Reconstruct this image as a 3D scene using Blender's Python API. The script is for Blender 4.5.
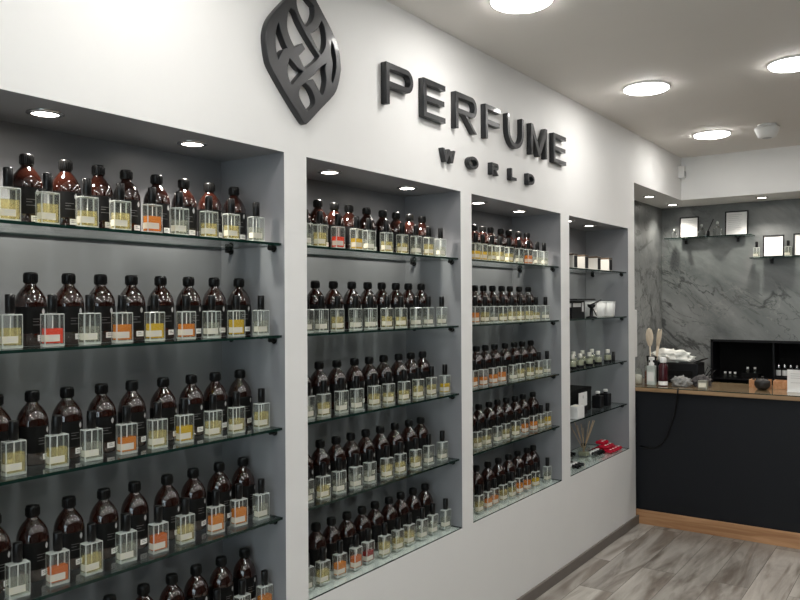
import bpy, bmesh, math, random
from mathutils import Vector, Matrix, noise as mnoise
random.seed(7)
PI = math.pi
for o in list(bpy.data.objects): bpy.data.objects.remove(o, do_unlink=True)
S = bpy.context.scene
C = S.collection

# ---------------------------------------------------------------- camera, world, exposure
CAM_H = 1.5564
yaw, pitch, roll = math.radians(35.3658), math.radians(0.1349), math.radians(-0.3101)
F = Vector((-math.sin(yaw)*math.cos(pitch), math.cos(yaw)*math.cos(pitch), math.sin(pitch)))
R0 = Vector((math.cos(yaw), math.sin(yaw), 0)); U0 = R0.cross(F)
R = R0*math.cos(roll) + U0*math.sin(roll); U = -R0*math.sin(roll) + U0*math.cos(roll)
cd = bpy.data.cameras.new('camera'); cam = bpy.data.objects.new('camera', cd); C.objects.link(cam)
cd.sensor_width = 36; cd.lens = 766.96/800*36; cd.clip_start = .05
M = Matrix((R, U, -F)).transposed().to_4x4(); M.translation = (1.76, 0, CAM_H); cam.matrix_world = M
S.camera = cam
S.view_settings.view_transform = 'Standard'; S.view_settings.look = 'None'
S.view_settings.exposure = 0.88; S.view_settings.gamma = 1; S.view_settings.use_curve_mapping = False
W = bpy.data.worlds.new('world'); S.world = W; W.use_nodes = True
W.node_tree.nodes['Background'].inputs[0].default_value = (.80, .90, 1, 1)
W.node_tree.nodes['Background'].inputs[1].default_value = 2.0
PANEL_L = 23.0      # radiance of the round ceiling panels
SPOT_W = 7.0        # alcove spots
SOFFIT_W = 14.0      # spots over the counter

# ---------------------------------------------------------------- materials
def newmat(n):
    m = bpy.data.materials.new(n); m.use_nodes = True
    nt = m.node_tree; return m, nt, nt.nodes['Principled BSDF']
def mat(n, col, rough=.5, metal=0, trans=0, ior=1.45, coat=0, spec=.5, var=0, scale=30):
    m, nt, b = newmat(n)
    b.inputs['Base Color'].default_value = (*col, 1); b.inputs['Roughness'].default_value = rough
    b.inputs['Metallic'].default_value = metal; b.inputs['Transmission Weight'].default_value = trans
    b.inputs['IOR'].default_value = ior; b.inputs['Coat Weight'].default_value = coat
    b.inputs['Specular IOR Level'].default_value = spec
    if var:
        tc = nt.nodes.new('ShaderNodeTexCoord'); nz = nt.nodes.new('ShaderNodeTexNoise'); nz.inputs['Scale'].default_value = scale
        nz.inputs['Detail'].default_value = 4
        mx = nt.nodes.new('ShaderNodeMix'); mx.data_type = 'RGBA'
        mx.inputs[6].default_value = (*[c*(1-var) for c in col], 1); mx.inputs[7].default_value = (*[min(1, c*(1+var)) for c in col], 1)
        nt.links.new(tc.outputs['Object'], nz.inputs['Vector']); nt.links.new(nz.outputs['Fac'], mx.inputs[0])
        nt.links.new(mx.outputs[2], b.inputs['Base Color'])
    return m
def emis(n, col, st):
    m, nt, b = newmat(n)
    b.inputs['Base Color'].default_value = (*col, 1)
    b.inputs['Emission Color'].default_value = (*col, 1); b.inputs['Emission Strength'].default_value = st
    return m
def thin_glass(n, tint, gloss=1.0, haze=0.0, ior=1.5):
    m = bpy.data.materials.new(n); m.use_nodes = True; nt = m.node_tree; nt.nodes.clear()
    out = nt.nodes.new('ShaderNodeOutputMaterial'); tr = nt.nodes.new('ShaderNodeBsdfTransparent'); gl = nt.nodes.new('ShaderNodeBsdfGlossy')
    fr = nt.nodes.new('ShaderNodeFresnel'); mx = nt.nodes.new('ShaderNodeMixShader')
    tr.inputs[0].default_value = (*tint, 1); gl.inputs['Roughness'].default_value = .02; fr.inputs[0].default_value = ior
    gl.inputs[0].default_value = (gloss, gloss, gloss, 1)
    geo = nt.nodes.new('ShaderNodeNewGeometry'); mr = nt.nodes.new('ShaderNodeMapRange')
    mr.inputs[3].default_value = ior; mr.inputs[4].default_value = 1/ior     # same reflectance on both sides of the pane
    nt.links.new(geo.outputs['Backfacing'], mr.inputs[0]); nt.links.new(mr.outputs[0], fr.inputs[0])
    nt.links.new(fr.outputs[0], mx.inputs[0]); nt.links.new(gl.outputs[0], mx.inputs[2])
    if haze:
        df = nt.nodes.new('ShaderNodeBsdfDiffuse'); df.inputs[0].default_value = (.8, .85, .8, 1)
        m2 = nt.nodes.new('ShaderNodeMixShader'); m2.inputs[0].default_value = haze
        nt.links.new(tr.outputs[0], m2.inputs[1]); nt.links.new(df.outputs[0], m2.inputs[2]); nt.links.new(m2.outputs[0], mx.inputs[1])
    else: nt.links.new(tr.outputs[0], mx.inputs[1])
    nt.links.new(mx.outputs[0], out.inputs[0]); return m

def wood_floor():
    m, nt, b = newmat('grey_laminate'); N = nt.nodes.new; L = nt.links.new
    tc = N('ShaderNodeTexCoord'); mp = N('ShaderNodeMapping'); mp.inputs['Rotation'].default_value = (0, 0, PI/2)
    mp.inputs['Location'].default_value = (.15, .07, 0)
    L(tc.outputs['Object'], mp.inputs[0])
    br = N('ShaderNodeTexBrick'); br.inputs['Scale'].default_value = 1; br.inputs['Brick Width'].default_value = 1.28; br.inputs['Row Height'].default_value = .192
    br.inputs['Mortar Size'].default_value = .0016; br.inputs['Mortar Smooth'].default_value = .2; br.offset = .37
    br.inputs['Color1'].default_value = (0, 0, 0, 1); br.inputs['Color2'].default_value = (1, 1, 1, 1); br.inputs['Mortar'].default_value = (.5, .5, .5, 1)
    L(mp.outputs[0], br.inputs[0])
    # grain, shifted per plank
    mp2 = N('ShaderNodeMapping'); mp2.inputs['Scale'].default_value = (.8, 5.5, 1); L(mp.outputs[0], mp2.inputs[0])
    ad = N('ShaderNodeVectorMath'); ad.operation = 'MULTIPLY_ADD'; ad.inputs[1].default_value = (7, 7, 7)
    L(br.outputs['Color'], ad.inputs[0]); L(mp2.outputs[0], ad.inputs[2])
    n1 = N('ShaderNodeTexNoise'); n1.inputs['Scale'].default_value = 2.2; n1.inputs['Detail'].default_value = 8; n1.inputs['Roughness'].default_value = .62; n1.inputs['Distortion'].default_value = .8
    L(ad.outputs[0], n1.inputs[0])
    n2 = N('ShaderNodeTexNoise'); n2.inputs['Scale'].default_value = 1.1; n2.inputs['Detail'].default_value = 3; n2.inputs['Distortion'].default_value = 1.5
    L(ad.outputs[0], n2.inputs[0])
    cr = N('ShaderNodeValToRGB'); e = cr.color_ramp.elements
    e[0].position = .28; e[0].color = (.17, .145, .125, 1); e[1].position = .74; e[1].color = (.46, .43, .39, 1)
    x = e.new(.44); x.color = (.31, .285, .255, 1); x = e.new(.56); x.color = (.38, .355, .32, 1)
    L(n1.outputs[0], cr.inputs[0])
    cr2 = N('ShaderNodeValToRGB'); e = cr2.color_ramp.elements; e[0].position = .36; e[0].color = (.42, .37, .33, 1); e[1].position = .5; e[1].color = (1, 1, 1, 1)
    L(n2.outputs[0], cr2.inputs[0])
    mx = N('ShaderNodeMix'); mx.data_type = 'RGBA'; mx.blend_type = 'MULTIPLY'; mx.inputs[0].default_value = .8
    L(cr.outputs[0], mx.inputs[6]); L(cr2.outputs[0], mx.inputs[7])
    # plank tone
    mr = N('ShaderNodeMapRange'); mr.inputs[3].default_value = .8; mr.inputs[4].default_value = 1.2; L(br.outputs['Color'], mr.inputs[0])
    m3 = N('ShaderNodeMix'); m3.data_type = 'RGBA'; m3.blend_type = 'MULTIPLY'; m3.inputs[0].default_value = 1
    L(mx.outputs[2], m3.inputs[6]); L(mr.outputs[0], m3.inputs[7])
    m4 = N('ShaderNodeMix'); m4.data_type = 'RGBA'; m4.inputs[7].default_value = (.09, .08, .07, 1)
    L(br.outputs['Fac'], m4.inputs[0]); L(m3.outputs[2], m4.inputs[6]); L(m4.outputs[2], b.inputs['Base Color'])
    b.inputs['Roughness'].default_value = .42
    return m
def oak(n, c1, c2, sc=(2, 30, 30)):
    m, nt, b = newmat(n); N = nt.nodes.new; L = nt.links.new
    tc = N('ShaderNodeTexCoord'); mp = N('ShaderNodeMapping'); mp.inputs['Scale'].default_value = sc; L(tc.outputs['Object'], mp.inputs[0])
    n1 = N('ShaderNodeTexNoise'); n1.inputs['Scale'].default_value = 1; n1.inputs['Detail'].default_value = 6; n1.inputs['Distortion'].default_value = 1; L(mp.outputs[0], n1.inputs[0])
    cr = N('ShaderNodeValToRGB'); e = cr.color_ramp.elements; e[0].position = .35; e[0].color = (*c1, 1); e[1].position = .65; e[1].color = (*c2, 1)
    L(n1.outputs[0], cr.inputs[0]); L(cr.outputs[0], b.inputs['Base Color']); b.inputs['Roughness'].default_value = .4
    return m
def marble():
    m, nt, b = newmat('grey_marble'); N = nt.nodes.new; L = nt.links.new
    tc = N('ShaderNodeTexCoord'); mp = N('ShaderNodeMapping')
    mr0 = N('ShaderNodeMapping'); mr0.inputs['Rotation'].default_value = (0, math.radians(-36), 0); L(tc.outputs['Object'], mr0.inputs[0]); mp.inputs['Scale'].default_value = (.8, 1.3, 1.7); mp.inputs['Location'].default_value = (2.3, .4, 1.1); L(mr0.outputs[0], mp.inputs[0])
    def vein(scale, det, dist, w, off):
        a = N('ShaderNodeVectorMath'); a.inputs[1].default_value = (off, off*.7, off*1.3); L(mp.outputs[0], a.inputs[0])
        n = N('ShaderNodeTexNoise'); n.inputs['Scale'].default_value = scale; n.inputs['Detail'].default_value = det; n.inputs['Distortion'].default_value = dist; n.inputs['Roughness'].default_value = .6
        L(a.outputs[0], n.inputs[0])
        s = N('ShaderNodeMath'); s.operation = 'SUBTRACT'; s.inputs[1].default_value = .5; L(n.outputs[0], s.inputs[0])
        ab = N('ShaderNodeMath'); ab.operation = 'ABSOLUTE'; L(s.outputs[0], ab.inputs[0])
        r = N('ShaderNodeMapRange'); r.interpolation_type = 'SMOOTHSTEP'; r.inputs[1].default_value = 0; r.inputs[2].default_value = w; r.inputs[3].default_value = 1; r.inputs[4].default_value = 0
        L(ab.outputs[0], r.inputs[0]); return r.outputs[0]
    n0 = N('ShaderNodeTexNoise'); n0.inputs['Scale'].default_value = 1.5; n0.inputs['Detail'].default_value = 9; n0.inputs['Roughness'].default_value = .62; n0.inputs['Distortion'].default_value = .6; L(mp.outputs[0], n0.inputs[0])
    cr = N('ShaderNodeValToRGB'); e = cr.color_ramp.elements
    e[0].position = .30; e[0].color = (.085, .093, .093, 1); e[1].position = .72; e[1].color = (.31, .32, .31, 1)
    x = e.new(.5); x.color = (.18, .188, .184, 1)
    L(n0.outputs[0], cr.inputs[0])
    msk = N('ShaderNodeTexNoise'); msk.inputs['Scale'].default_value = 1.0; msk.inputs['Detail'].default_value = 2; L(mp.outputs[0], msk.inputs[0])
    mr = N('ShaderNodeMapRange'); mr.inputs[1].default_value = .36; mr.inputs[2].default_value = .50; L(msk.outputs[0], mr.inputs[0])
    col = cr.outputs[0]
    for (sc, d, di, w, off, c, k) in ((1.1, 6, .9, .020, 3.1, (.035, .037, .036), .85), (2.3, 7, 1.2, .016, 8.2, (.04, .043, .04), .65), (1.6, 5, .7, .007, 5.4, (.34, .34, .31), .35)):
        v = vein(sc, d, di, w, off)
        mu = N('ShaderNodeMath'); mu.operation = 'MULTIPLY'; L(v, mu.inputs[0]); L(mr.outputs[0], mu.inputs[1])
        mk = N('ShaderNodeMath'); mk.operation = 'MULTIPLY'; mk.inputs[1].default_value = k; L(mu.outputs[0], mk.inputs[0])
        mx = N('ShaderNodeMix'); mx.data_type = 'RGBA'; mx.inputs[7].default_value = (*c, 1)
        L(mk.outputs[0], mx.inputs[0]); L(col, mx.inputs[6]); col = mx.outputs[2]
    L(col, b.inputs['Base Color']); b.inputs['Roughness'].default_value = .35
    return m

WHITE = mat('white_wall_paint', (.79, .785, .765), .6, var=.02, scale=6)
CEIL = mat('ceiling_paint', (.80, .765, .72), .7, var=.02, scale=4)
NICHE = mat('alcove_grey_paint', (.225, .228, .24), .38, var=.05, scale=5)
BASEB = mat('baseboard_taupe', (.16, .14, .125), .5, var=.1, scale=20)
FLOOR = wood_floor(); MARB = marble()
OAK = oak('oak_kick', (.33, .16, .07), (.50, .28, .14)); OAKTOP = oak('oak_worktop', (.22, .13, .06), (.36, .23, .12))
PANELDK = mat('dark_counter_panel', (.006, .007, .0095), .5, spec=.3, var=.1, scale=8)
BLACK = mat('black_satin', (.006, .006, .007), .4, spec=.3)
BLACKM = mat('black_matte', (.006, .006, .006), .8, spec=.2)
CAPB = mat('black_plastic', (.005, .005, .005), .3, spec=.35)
MARKG = mat('faint_grey_print', (.16, .16, .16), .6)
DARKW = mat('dark_feature_wall', (.06, .058, .055), .7, var=.1, scale=5)
SIGN = mat('sign_charcoal', (.011, .012, .014), .38, metal=.0, coat=.25, var=.15, scale=60)
SHELFG = thin_glass('shelf_glass', (.93, .965, .955))
EDGEG = mat('glass_edge_green', (.006, .022, .017), .12, spec=.5)
CLEARG = thin_glass('clear_glass', (.93, .95, .93), haze=.05)
CLEARR = mat('clear_refracting_glass', (.97, .98, .97), .0, trans=1)
AMBER = mat('amber_glass', (.026, .0068, .0040), .0, trans=.35, ior=1.68, coat=.5)
AMBER.node_tree.nodes['Principled BSDF'].inputs['Coat Roughness'].default_value = 0
LABELB = mat('black_label', (.005, .005, .005), .5, spec=.25)
PAPER = mat('white_paper', (.82, .82, .80), .6)
CREAM = mat('cream_label', (.78, .76, .64), .5)
INK = mat('ink', (.03, .03, .03), .6); GREYINK = mat('grey_ink', (.45, .45, .45), .6)
STEEL = mat('polished_steel', (.6, .6, .6), .2, metal=1)
WHITEP = mat('white_plastic', (.8, .8, .78), .35)
PANEL = emis('panel_diffuser', (1, .975, .945), PANEL_L)
LED = emis('spot_led', (1, .94, .86), 14)
TRIMW = mat('white_lamp_trim', (.8, .79, .77), .4)
def liquid_mat(n, col, clear):
    m = bpy.data.materials.new(n); m.use_nodes = True; nt = m.node_tree; nt.nodes.clear()
    out = nt.nodes.new('ShaderNodeOutputMaterial'); tr = nt.nodes.new('ShaderNodeBsdfTransparent'); df = nt.nodes.new('ShaderNodeBsdfPrincipled'); mx = nt.nodes.new('ShaderNodeMixShader')
    tr.inputs[0].default_value = (*[c**.5 for c in col], 1); df.inputs['Base Color'].default_value = (*col, 1); df.inputs['Roughness'].default_value = .15
    mx.inputs[0].default_value = 1-clear; nt.links.new(tr.outputs[0], mx.inputs[1]); nt.links.new(df.outputs[0], mx.inputs[2]); nt.links.new(mx.outputs[0], out.inputs[0]); return m
LABELT = liquid_mat('translucent_label', (.80, .78, .66), .35)
EDGEW = thin_glass('painted_bright_edge', (.95, .96, .94), haze=.45)  # whitish haze painted in for the bright refraction of thick glass
LIQ = {}
for k, (c, t) in dict(c=((.85, .85, .75), .86), y=((.92, .80, .38), .72), g=((.95, .66, .01), .55), o=((.97, .34, .01), .55), a=((.85, .20, .01), .50), r=((.95, .05, .005), .35), d=((.40, .01, .01), .4)).items():
    LIQ[k] = liquid_mat('perfume_liquid_'+dict(c='pale', y='pale_yellow', g='golden', o='orange', a='amber', r='red', d='dark_red')[k], c, t)
LNAME = dict(c='colourless', y='pale yellow', g='golden', o='orange', a='amber', r='red', d='dark red')

# ---------------------------------------------------------------- geometry helpers
class MB:
    def __init__(s): s.bm = bmesh.new(); s.mats = []
    def mi(s, m):
        if m not in s.mats: s.mats.append(m)
        return s.mats.index(m)
    def _fin(s, faces, m, smooth=False):
        i = s.mi(m)
        for f in faces: f.material_index = i; f.smooth = smooth
    def box(s, a, b, m, rot=0, bev=0, c=None):
        (x0, y0, z0), (x1, y1, z1) = a, b
        r = bmesh.ops.create_cube(s.bm, size=1)
        ctr = Vector(((x0+x1)/2, (y0+y1)/2, (z0+z1)/2))
        bmesh.ops.scale(s.bm, vec=(abs(x1-x0), abs(y1-y0), abs(z1-z0)), verts=r['verts'])
        vs = r['verts']; fs = set(f for v in vs for f in v.link_faces)
        if bev:
            es = set(e for v in vs for e in v.link_edges)
            g = bmesh.ops.bevel(s.bm, geom=list(es), offset=bev, segments=2, affect='EDGES', profile=.6)
            fs = set(f for v in g['verts'] for f in v.link_faces) | set(f for f in fs if f.is_valid)
            vs = set(v for f in fs for v in f.verts)
        if rot: bmesh.ops.rotate(s.bm, verts=list(vs), cent=(0, 0, 0), matrix=Matrix.Rotation(rot, 3, 'Z'))
        bmesh.ops.translate(s.bm, verts=list(vs), vec=ctr)
        s._fin([f for f in fs if f.is_valid], m, False)
        return list(vs)
    def lathe(s, prof, m, c=(0, 0, 0), n=24, smooth=True, cap=True, sx=1, sy=1, a0=0, a1=2*PI):
        full = abs(a1-a0-2*PI) < 1e-6; rings = []; cnt = n if full else n+1; fs = []
        for r, z in prof:
            if r < 1e-6 and full: rings.append([s.bm.verts.new((c[0], c[1], c[2]+z))])
            else: rings.append([s.bm.verts.new((c[0]+sx*r*math.cos(a0+(a1-a0)*k/n), c[1]+sy*r*math.sin(a0+(a1-a0)*k/n), c[2]+z)) for k in range(cnt)])
        for A, B in zip(rings, rings[1:]):
            rng = range(cnt) if full else range(cnt-1)
            for k in rng:
                k2 = (k+1) % cnt
                if len(A) == 1 and len(B) == 1: continue
                if len(A) == 1: fs.append(s.bm.faces.new((A[0], B[k2], B[k])))
                elif len(B) == 1: fs.append(s.bm.faces.new((A[k], A[k2], B[0])))
                else: fs.append(s.bm.faces.new((A[k], A[k2], B[k2], B[k])))
        if cap and full:
            for rr, fl in ((rings[0], True), (rings[-1], False)):
                if len(rr) > 2: fs.append(s.bm.faces.new(rr[::-1] if fl else rr))
        s._fin(fs, m, smooth)
        for f in fs:
            if len(f.verts) > 4: f.smooth = False
        return [v for r in rings for v in r]
    def cyl(s, p0, p1, r, m, n=14, r1=None, smooth=True):
        p0, p1 = Vector(p0), Vector(p1); d = p1-p0; L = d.length
        vs = s.lathe([(r, 0), (r if r1 is None else r1, L)], m, n=n, smooth=smooth)
        q = Vector((0, 0, 1)).rotation_difference(d.normalized())
        bmesh.ops.rotate(s.bm, verts=vs, cent=(0, 0, 0), matrix=q.to_matrix()); bmesh.ops.translate(s.bm, verts=vs, vec=p0)
        return vs
    def tube(s, pts, r, m, n=8):
        pts = [Vector(p) for p in pts]; rings = []
        for i, p in enumerate(pts):
            t = (pts[min(i+1, len(pts)-1)]-pts[max(i-1, 0)]).normalized()
            a = t.cross(Vector((0, 1, .01))); a.normalize(); b = t.cross(a)
            rings.append([s.bm.verts.new(p+a*r*math.cos(2*PI*k/n)+b*r*math.sin(2*PI*k/n)) for k in range(n)])
        fs = []
        for A, B in zip(rings, rings[1:]):
            for k in range(n): fs.append(s.bm.faces.new((A[k], A[(k+1) % n], B[(k+1) % n], B[k])))
        fs.append(s.bm.faces.new(rings[0][::-1])); fs.append(s.bm.faces.new(rings[-1])); s._fin(fs, m, True)
    def quad(s, pts, m):
        f = s.bm.faces.new([s.bm.verts.new(p) for p in pts]); s._fin([f], m)
    def mesh(s, name):
        bmesh.ops.recalc_face_normals(s.bm, faces=s.bm.faces[:]) if not getattr(s, 'keep', False) else None
        me = bpy.data.meshes.new(name); s.bm.to_mesh(me); s.bm.free()
        for m in s.mats: me.materials.append(m)
        return me
    def build(s, name, parent=None, loc=(0, 0, 0), rz=0):
        o = bpy.data.objects.new(name, s.mesh(name)); C.objects.link(o); o.location = loc; o.rotation_euler = (0, 0, rz)
        if parent: o.parent = parent
        return o
def tag(o, label, cat, group=None, kind=None):
    o['label'] = label; o['category'] = cat
    if group: o['group'] = group
    if kind: o['kind'] = kind
    return o
def struct(o): o['kind'] = 'structure'; return o
def empty(name, loc, label, cat, group=None, rz=0):
    o = bpy.data.objects.new(name, None); C.objects.link(o); o.location = loc; o.rotation_euler = (0, 0, rz); o.empty_display_size = .03
    return tag(o, label, cat, group)
def put(name, mesh, parent, loc=(0, 0, 0), rz=0):
    o = bpy.data.objects.new(name, mesh); C.objects.link(o); o.parent = parent; o.location = loc; o.rotation_euler = (0, 0, rz); return o
def copy_tree(o, parent=None):
    c = o.copy(); C.objects.link(c); c.parent = parent
    for k in ('label', 'group'):
        if parent is None and k in c: del c[k]
    for ch in list(o.children): copy_tree(ch, c)
    return c

# ---------------------------------------------------------------- layout (metres)
NZT, NZB, ND = 2.049, .549, .303
CZ, SZ = 2.726, 2.379
YE, YF, YB = 5.305, 6.488, 6.963
NI = [(.815, 1.828), (1.936, 2.951), (3.048, 4.045), (4.166, 5.174)]
SHZ = [1.751, 1.449, 1.146, .853, NZB]
XR, YR = 4.0, -2.6
# left wall with the four alcoves
w = MB()
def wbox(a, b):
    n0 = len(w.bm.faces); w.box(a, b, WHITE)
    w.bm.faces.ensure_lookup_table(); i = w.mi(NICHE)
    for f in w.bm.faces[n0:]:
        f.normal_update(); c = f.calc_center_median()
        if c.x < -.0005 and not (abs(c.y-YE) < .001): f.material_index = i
XB = -.36
wbox((XB, YR, 0), (0, NI[0][0], NZT)); wbox((XB, YR, NZT), (0, YE, CZ))
wbox((XB, NI[0][0], 0), (0, YE, NZB-.006))
for f in w.bm.faces[-6:]:
    if f.normal.z > .5: f.material_index = 0
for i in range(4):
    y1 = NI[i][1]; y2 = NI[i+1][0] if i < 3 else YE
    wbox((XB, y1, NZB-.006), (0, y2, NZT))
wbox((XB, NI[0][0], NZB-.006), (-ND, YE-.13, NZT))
struct(w.build('wall_left'))
w = MB(); w.box((XB, YE, 0), (-ND, YB, CZ), MARB); w.box((XB, YB, 0), (-ND, YB+.4, CZ), MARB); struct(w.build('wall_recess'))
w = MB(); w.box((-ND, YE, SZ), (0, YF, CZ), WHITE); w.box((-ND, YF, SZ), (XR, YB, CZ), WHITE); struct(w.build('trim_soffit'))
# back wall with the dark display recess
RX0, RX1, RZ0, RZ1, RD = .113, 2.3, .80, 1.22, .24
w = MB(); w.box((-ND, YB, 0), (RX0, YB+.4, CZ), MARB); w.box((RX1, YB, 0), (XR, YB+.4, CZ), MARB)
w.box((RX0, YB, 0), (RX1, YB+.4, RZ0), MARB); w.box((RX0, YB, RZ1), (RX1, YB+.4, CZ), MARB); w.box((RX0, YB+RD+.02, RZ0), (RX1, YB+.4, RZ1), MARB)
struct(w.build('wall_back'))
w = MB(); w.box((XR, YR, 0), (XR+.1, YB+.4, CZ), DARKW); struct(w.build('wall_right'))
w = MB(); w.box((XB, YR-.1, 0), (.5, YR, CZ), WHITE); w.box((3.6, YR-.1, 0), (XR+.1, YR, CZ), WHITE); w.box((.5, YR-.1, 2.4), (3.6, YR, CZ), WHITE)
w.box((.5, YR-.1, 0), (3.6, YR, .25), WHITE); struct(w.build('wall_front'))
w = MB()
for x in (.5, 1.51, 2.53, 3.55): w.box((x, YR-.08, .25), (x+.05, YR-.03, 2.4), BLACK)
w.box((.5, YR-.08, .25), (3.6, YR-.03, .3), BLACK); w.box((.5, YR-.08, 2.35), (3.6, YR-.03, 2.4), BLACK); wf = struct(w.build('window_1'))
w = MB(); w.box((.5, YR-.06, .28), (3.6, YR-.05, 2.38), SHELFG); w.build('glass_pane', wf)
w = MB(); w.box((XB, YR-.1, -.1), (XR+.1, YB+.4, 0), FLOOR); struct(w.build('floor'))
w = MB(); w.box((XB, YR-.1, CZ), (XR+.1, YB+.4, CZ+.1), CEIL); struct(w.build('ceiling'))
w = MB(); w.box((0, YR, 0), (.013, YE+.03, .06), BASEB, bev=.003); struct(w.build('baseboard_left'))

# ---------------------------------------------------------------- lamps
def panel(x, y, label):
    t = empty('ceiling_lamp', (x, y, CZ), label, 'lamp', 'round ceiling lamps')
    m = MB(); m.lathe([(.123, 0), (.123, -.008), (.118, -.010), (.118, -.005)], TRIMW, n=40, cap=False); m.build('trim_ring', t)
    m = MB(); m.lathe([(0, -.008), (.116, -.008), (.116, -.013), (.110, -.017), (0, -.018)], PANEL, n=40); m.build('diffuser', t)
PX = [.435, 1.165, 2.0, 2.8]
PY = [5.66, 4.21, 2.69, 1.25, -.25]
lab = {(0, 0): 'round white ceiling lamp nearest the grey marble wall', (0, 1): 'round white ceiling lamp above the last letters of the wall sign',
       (0, 2): 'round white ceiling lamp cut off by the top edge of the photo', (1, 1): 'round white ceiling lamp cut off by the right edge of the photo'}
for j in range(4):
    for i in range(5):
        if (j, i) == (1, 0): continue
        if j == 3 and i % 2: continue
        panel(PX[j], PY[i], lab.get((j, i), 'round white ceiling lamp over the shop floor behind the camera'))
def spotlamp(x, y, z, label, group, watt, r=.034, ang=120):
    t = empty('recessed_spotlight', (x, y, z), label, 'spotlight', group)
    m = MB(); m.lathe([(r+.012, 0), (r+.012, -.003), (r, -.006), (r, -.001)], STEEL, n=28, cap=False); m.build('trim_ring', t)
    m = MB(); m.lathe([(0, -.001), (r, -.001), (r*.9, -.003), (0, -.003)], LED, n=24); m.build('lens', t)
    ld = bpy.data.lights.new('spot', 'SPOT'); ld.energy = watt; ld.color = (1, .93, .84); ld.spot_size = math.radians(ang); ld.spot_blend = .7; ld.shadow_soft_size = .022
    lo = bpy.data.objects.new('spot_beam', ld); C.objects.link(lo); lo.parent = t; lo.location = (0, 0, -.012)
AL = ['left alcove', 'second alcove', 'third alcove', 'last alcove by the counter']
ORD = ['topmost', 'second', 'third', 'fourth', 'bottom']
for a, (ya, yb) in enumerate([(1.085, 1.56), (2.209, 2.72), (3.34, 3.79), (4.44, 4.80)]):
    for y, sd in ((ya, 'left'), (yb, 'right')):
        spotlamp(-.13, y, NZT, 'small round %s spotlight in the top panel of the %s' % (sd, AL[a]), 'alcove spotlights', SPOT_W*(.6 if a == 3 else 1))
spotlamp(-.14, 6.09, SZ, 'small recessed spotlight in the soffit, nearest the white wall end', 'soffit spotlights', SOFFIT_W*.5, .036)
spotlamp(-.14, 6.73, SZ, 'small recessed spotlight in the soffit corner above the left framed sheet', 'soffit spotlights', SOFFIT_W*.7, .036)
spotlamp(.57, 6.70, SZ, 'small recessed spotlight in the soffit above the right framed sheets', 'soffit spotlights', SOFFIT_W, .036)
spotlamp(1.3, 6.70, SZ, 'small recessed spotlight in the soffit beyond the right edge of the photo', 'soffit spotlights', SOFFIT_W, .036)
spotlamp(2.05, 6.70, SZ, 'small recessed spotlight in the soffit at the far right end', 'soffit spotlights', SOFFIT_W, .036)
# ceiling fitting and wall sensor
t = empty('smoke_detector', (.80, 5.60, CZ), 'small white cup-shaped detector hanging under the ceiling near the soffit', 'detector')
m = MB(); m.lathe([(.058, 0), (.058, -.012), (.052, -.014)], TRIMW, n=28); m.build('mount_ring', t)
m = MB(); m.lathe([(.052, -.014), (.078, -.020), (.078, -.030), (.056, -.082), (.04, -.088), (0, -.089)], WHITEP, n=28); m.build('cup', t)
m = MB(); m.lathe([(.030, -.085), (.030, -.089), (0, -.089)], GREYINK, n=20); m.build('sensor_disc', t)
t = empty('motion_sensor', (0, 6.43, 2.55), 'small white motion sensor on the white wall just under the ceiling corner', 'sensor')
m = MB(); m.box((0, -.035, 0), (.045, .035, .10), WHITEP, bev=.008); m.build('housing', t)
m = MB(); m.box((.0445, -.022, .015), (.049, .022, .055), GREYINK, bev=.002); m.build('lens_window', t)

# ---------------------------------------------------------------- sign
MROT = Matrix(((0, 0, 1, 0), (1, 0, 0, 0), (0, 1, 0, 0), (0, 0, 0, 1)))
def curve_mesh(name, loops, th, mt):
    cu = bpy.data.curves.new(name, 'CURVE'); cu.dimensions = '2D'; cu.fill_mode = 'BOTH'; cu.extrude = th/2 - .0015
    cu.bevel_depth = .0015; cu.bevel_resolution = 1; cu.offset = -.0015
    for lp in loops:
        sp = cu.splines.new('POLY'); sp.points.add(len(lp)-1); sp.use_cyclic_u = True
        for p, q in zip(sp.points, lp): p.co = (q[0], q[1], 0, 1)
    tmp = bpy.data.objects.new(name, cu); C.objects.link(tmp)
    dg = bpy.context.evaluated_depsgraph_get(); me = bpy.data.meshes.new_from_object(tmp.evaluated_get(dg))
    bpy.data.objects.remove(tmp); me.name = name
    me.transform(MROT @ Matrix.Translation((0, 0, th/2))); me.materials.clear(); me.materials.append(mt)
    return me
def arc(cx, cy, rx, ry, a0, a1, n=14):
    return [(cx+rx*math.cos(math.radians(a0+(a1-a0)*k/n)), cy+ry*math.sin(math.radians(a0+(a1-a0)*k/n))) for k in range(n+1)]
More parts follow.
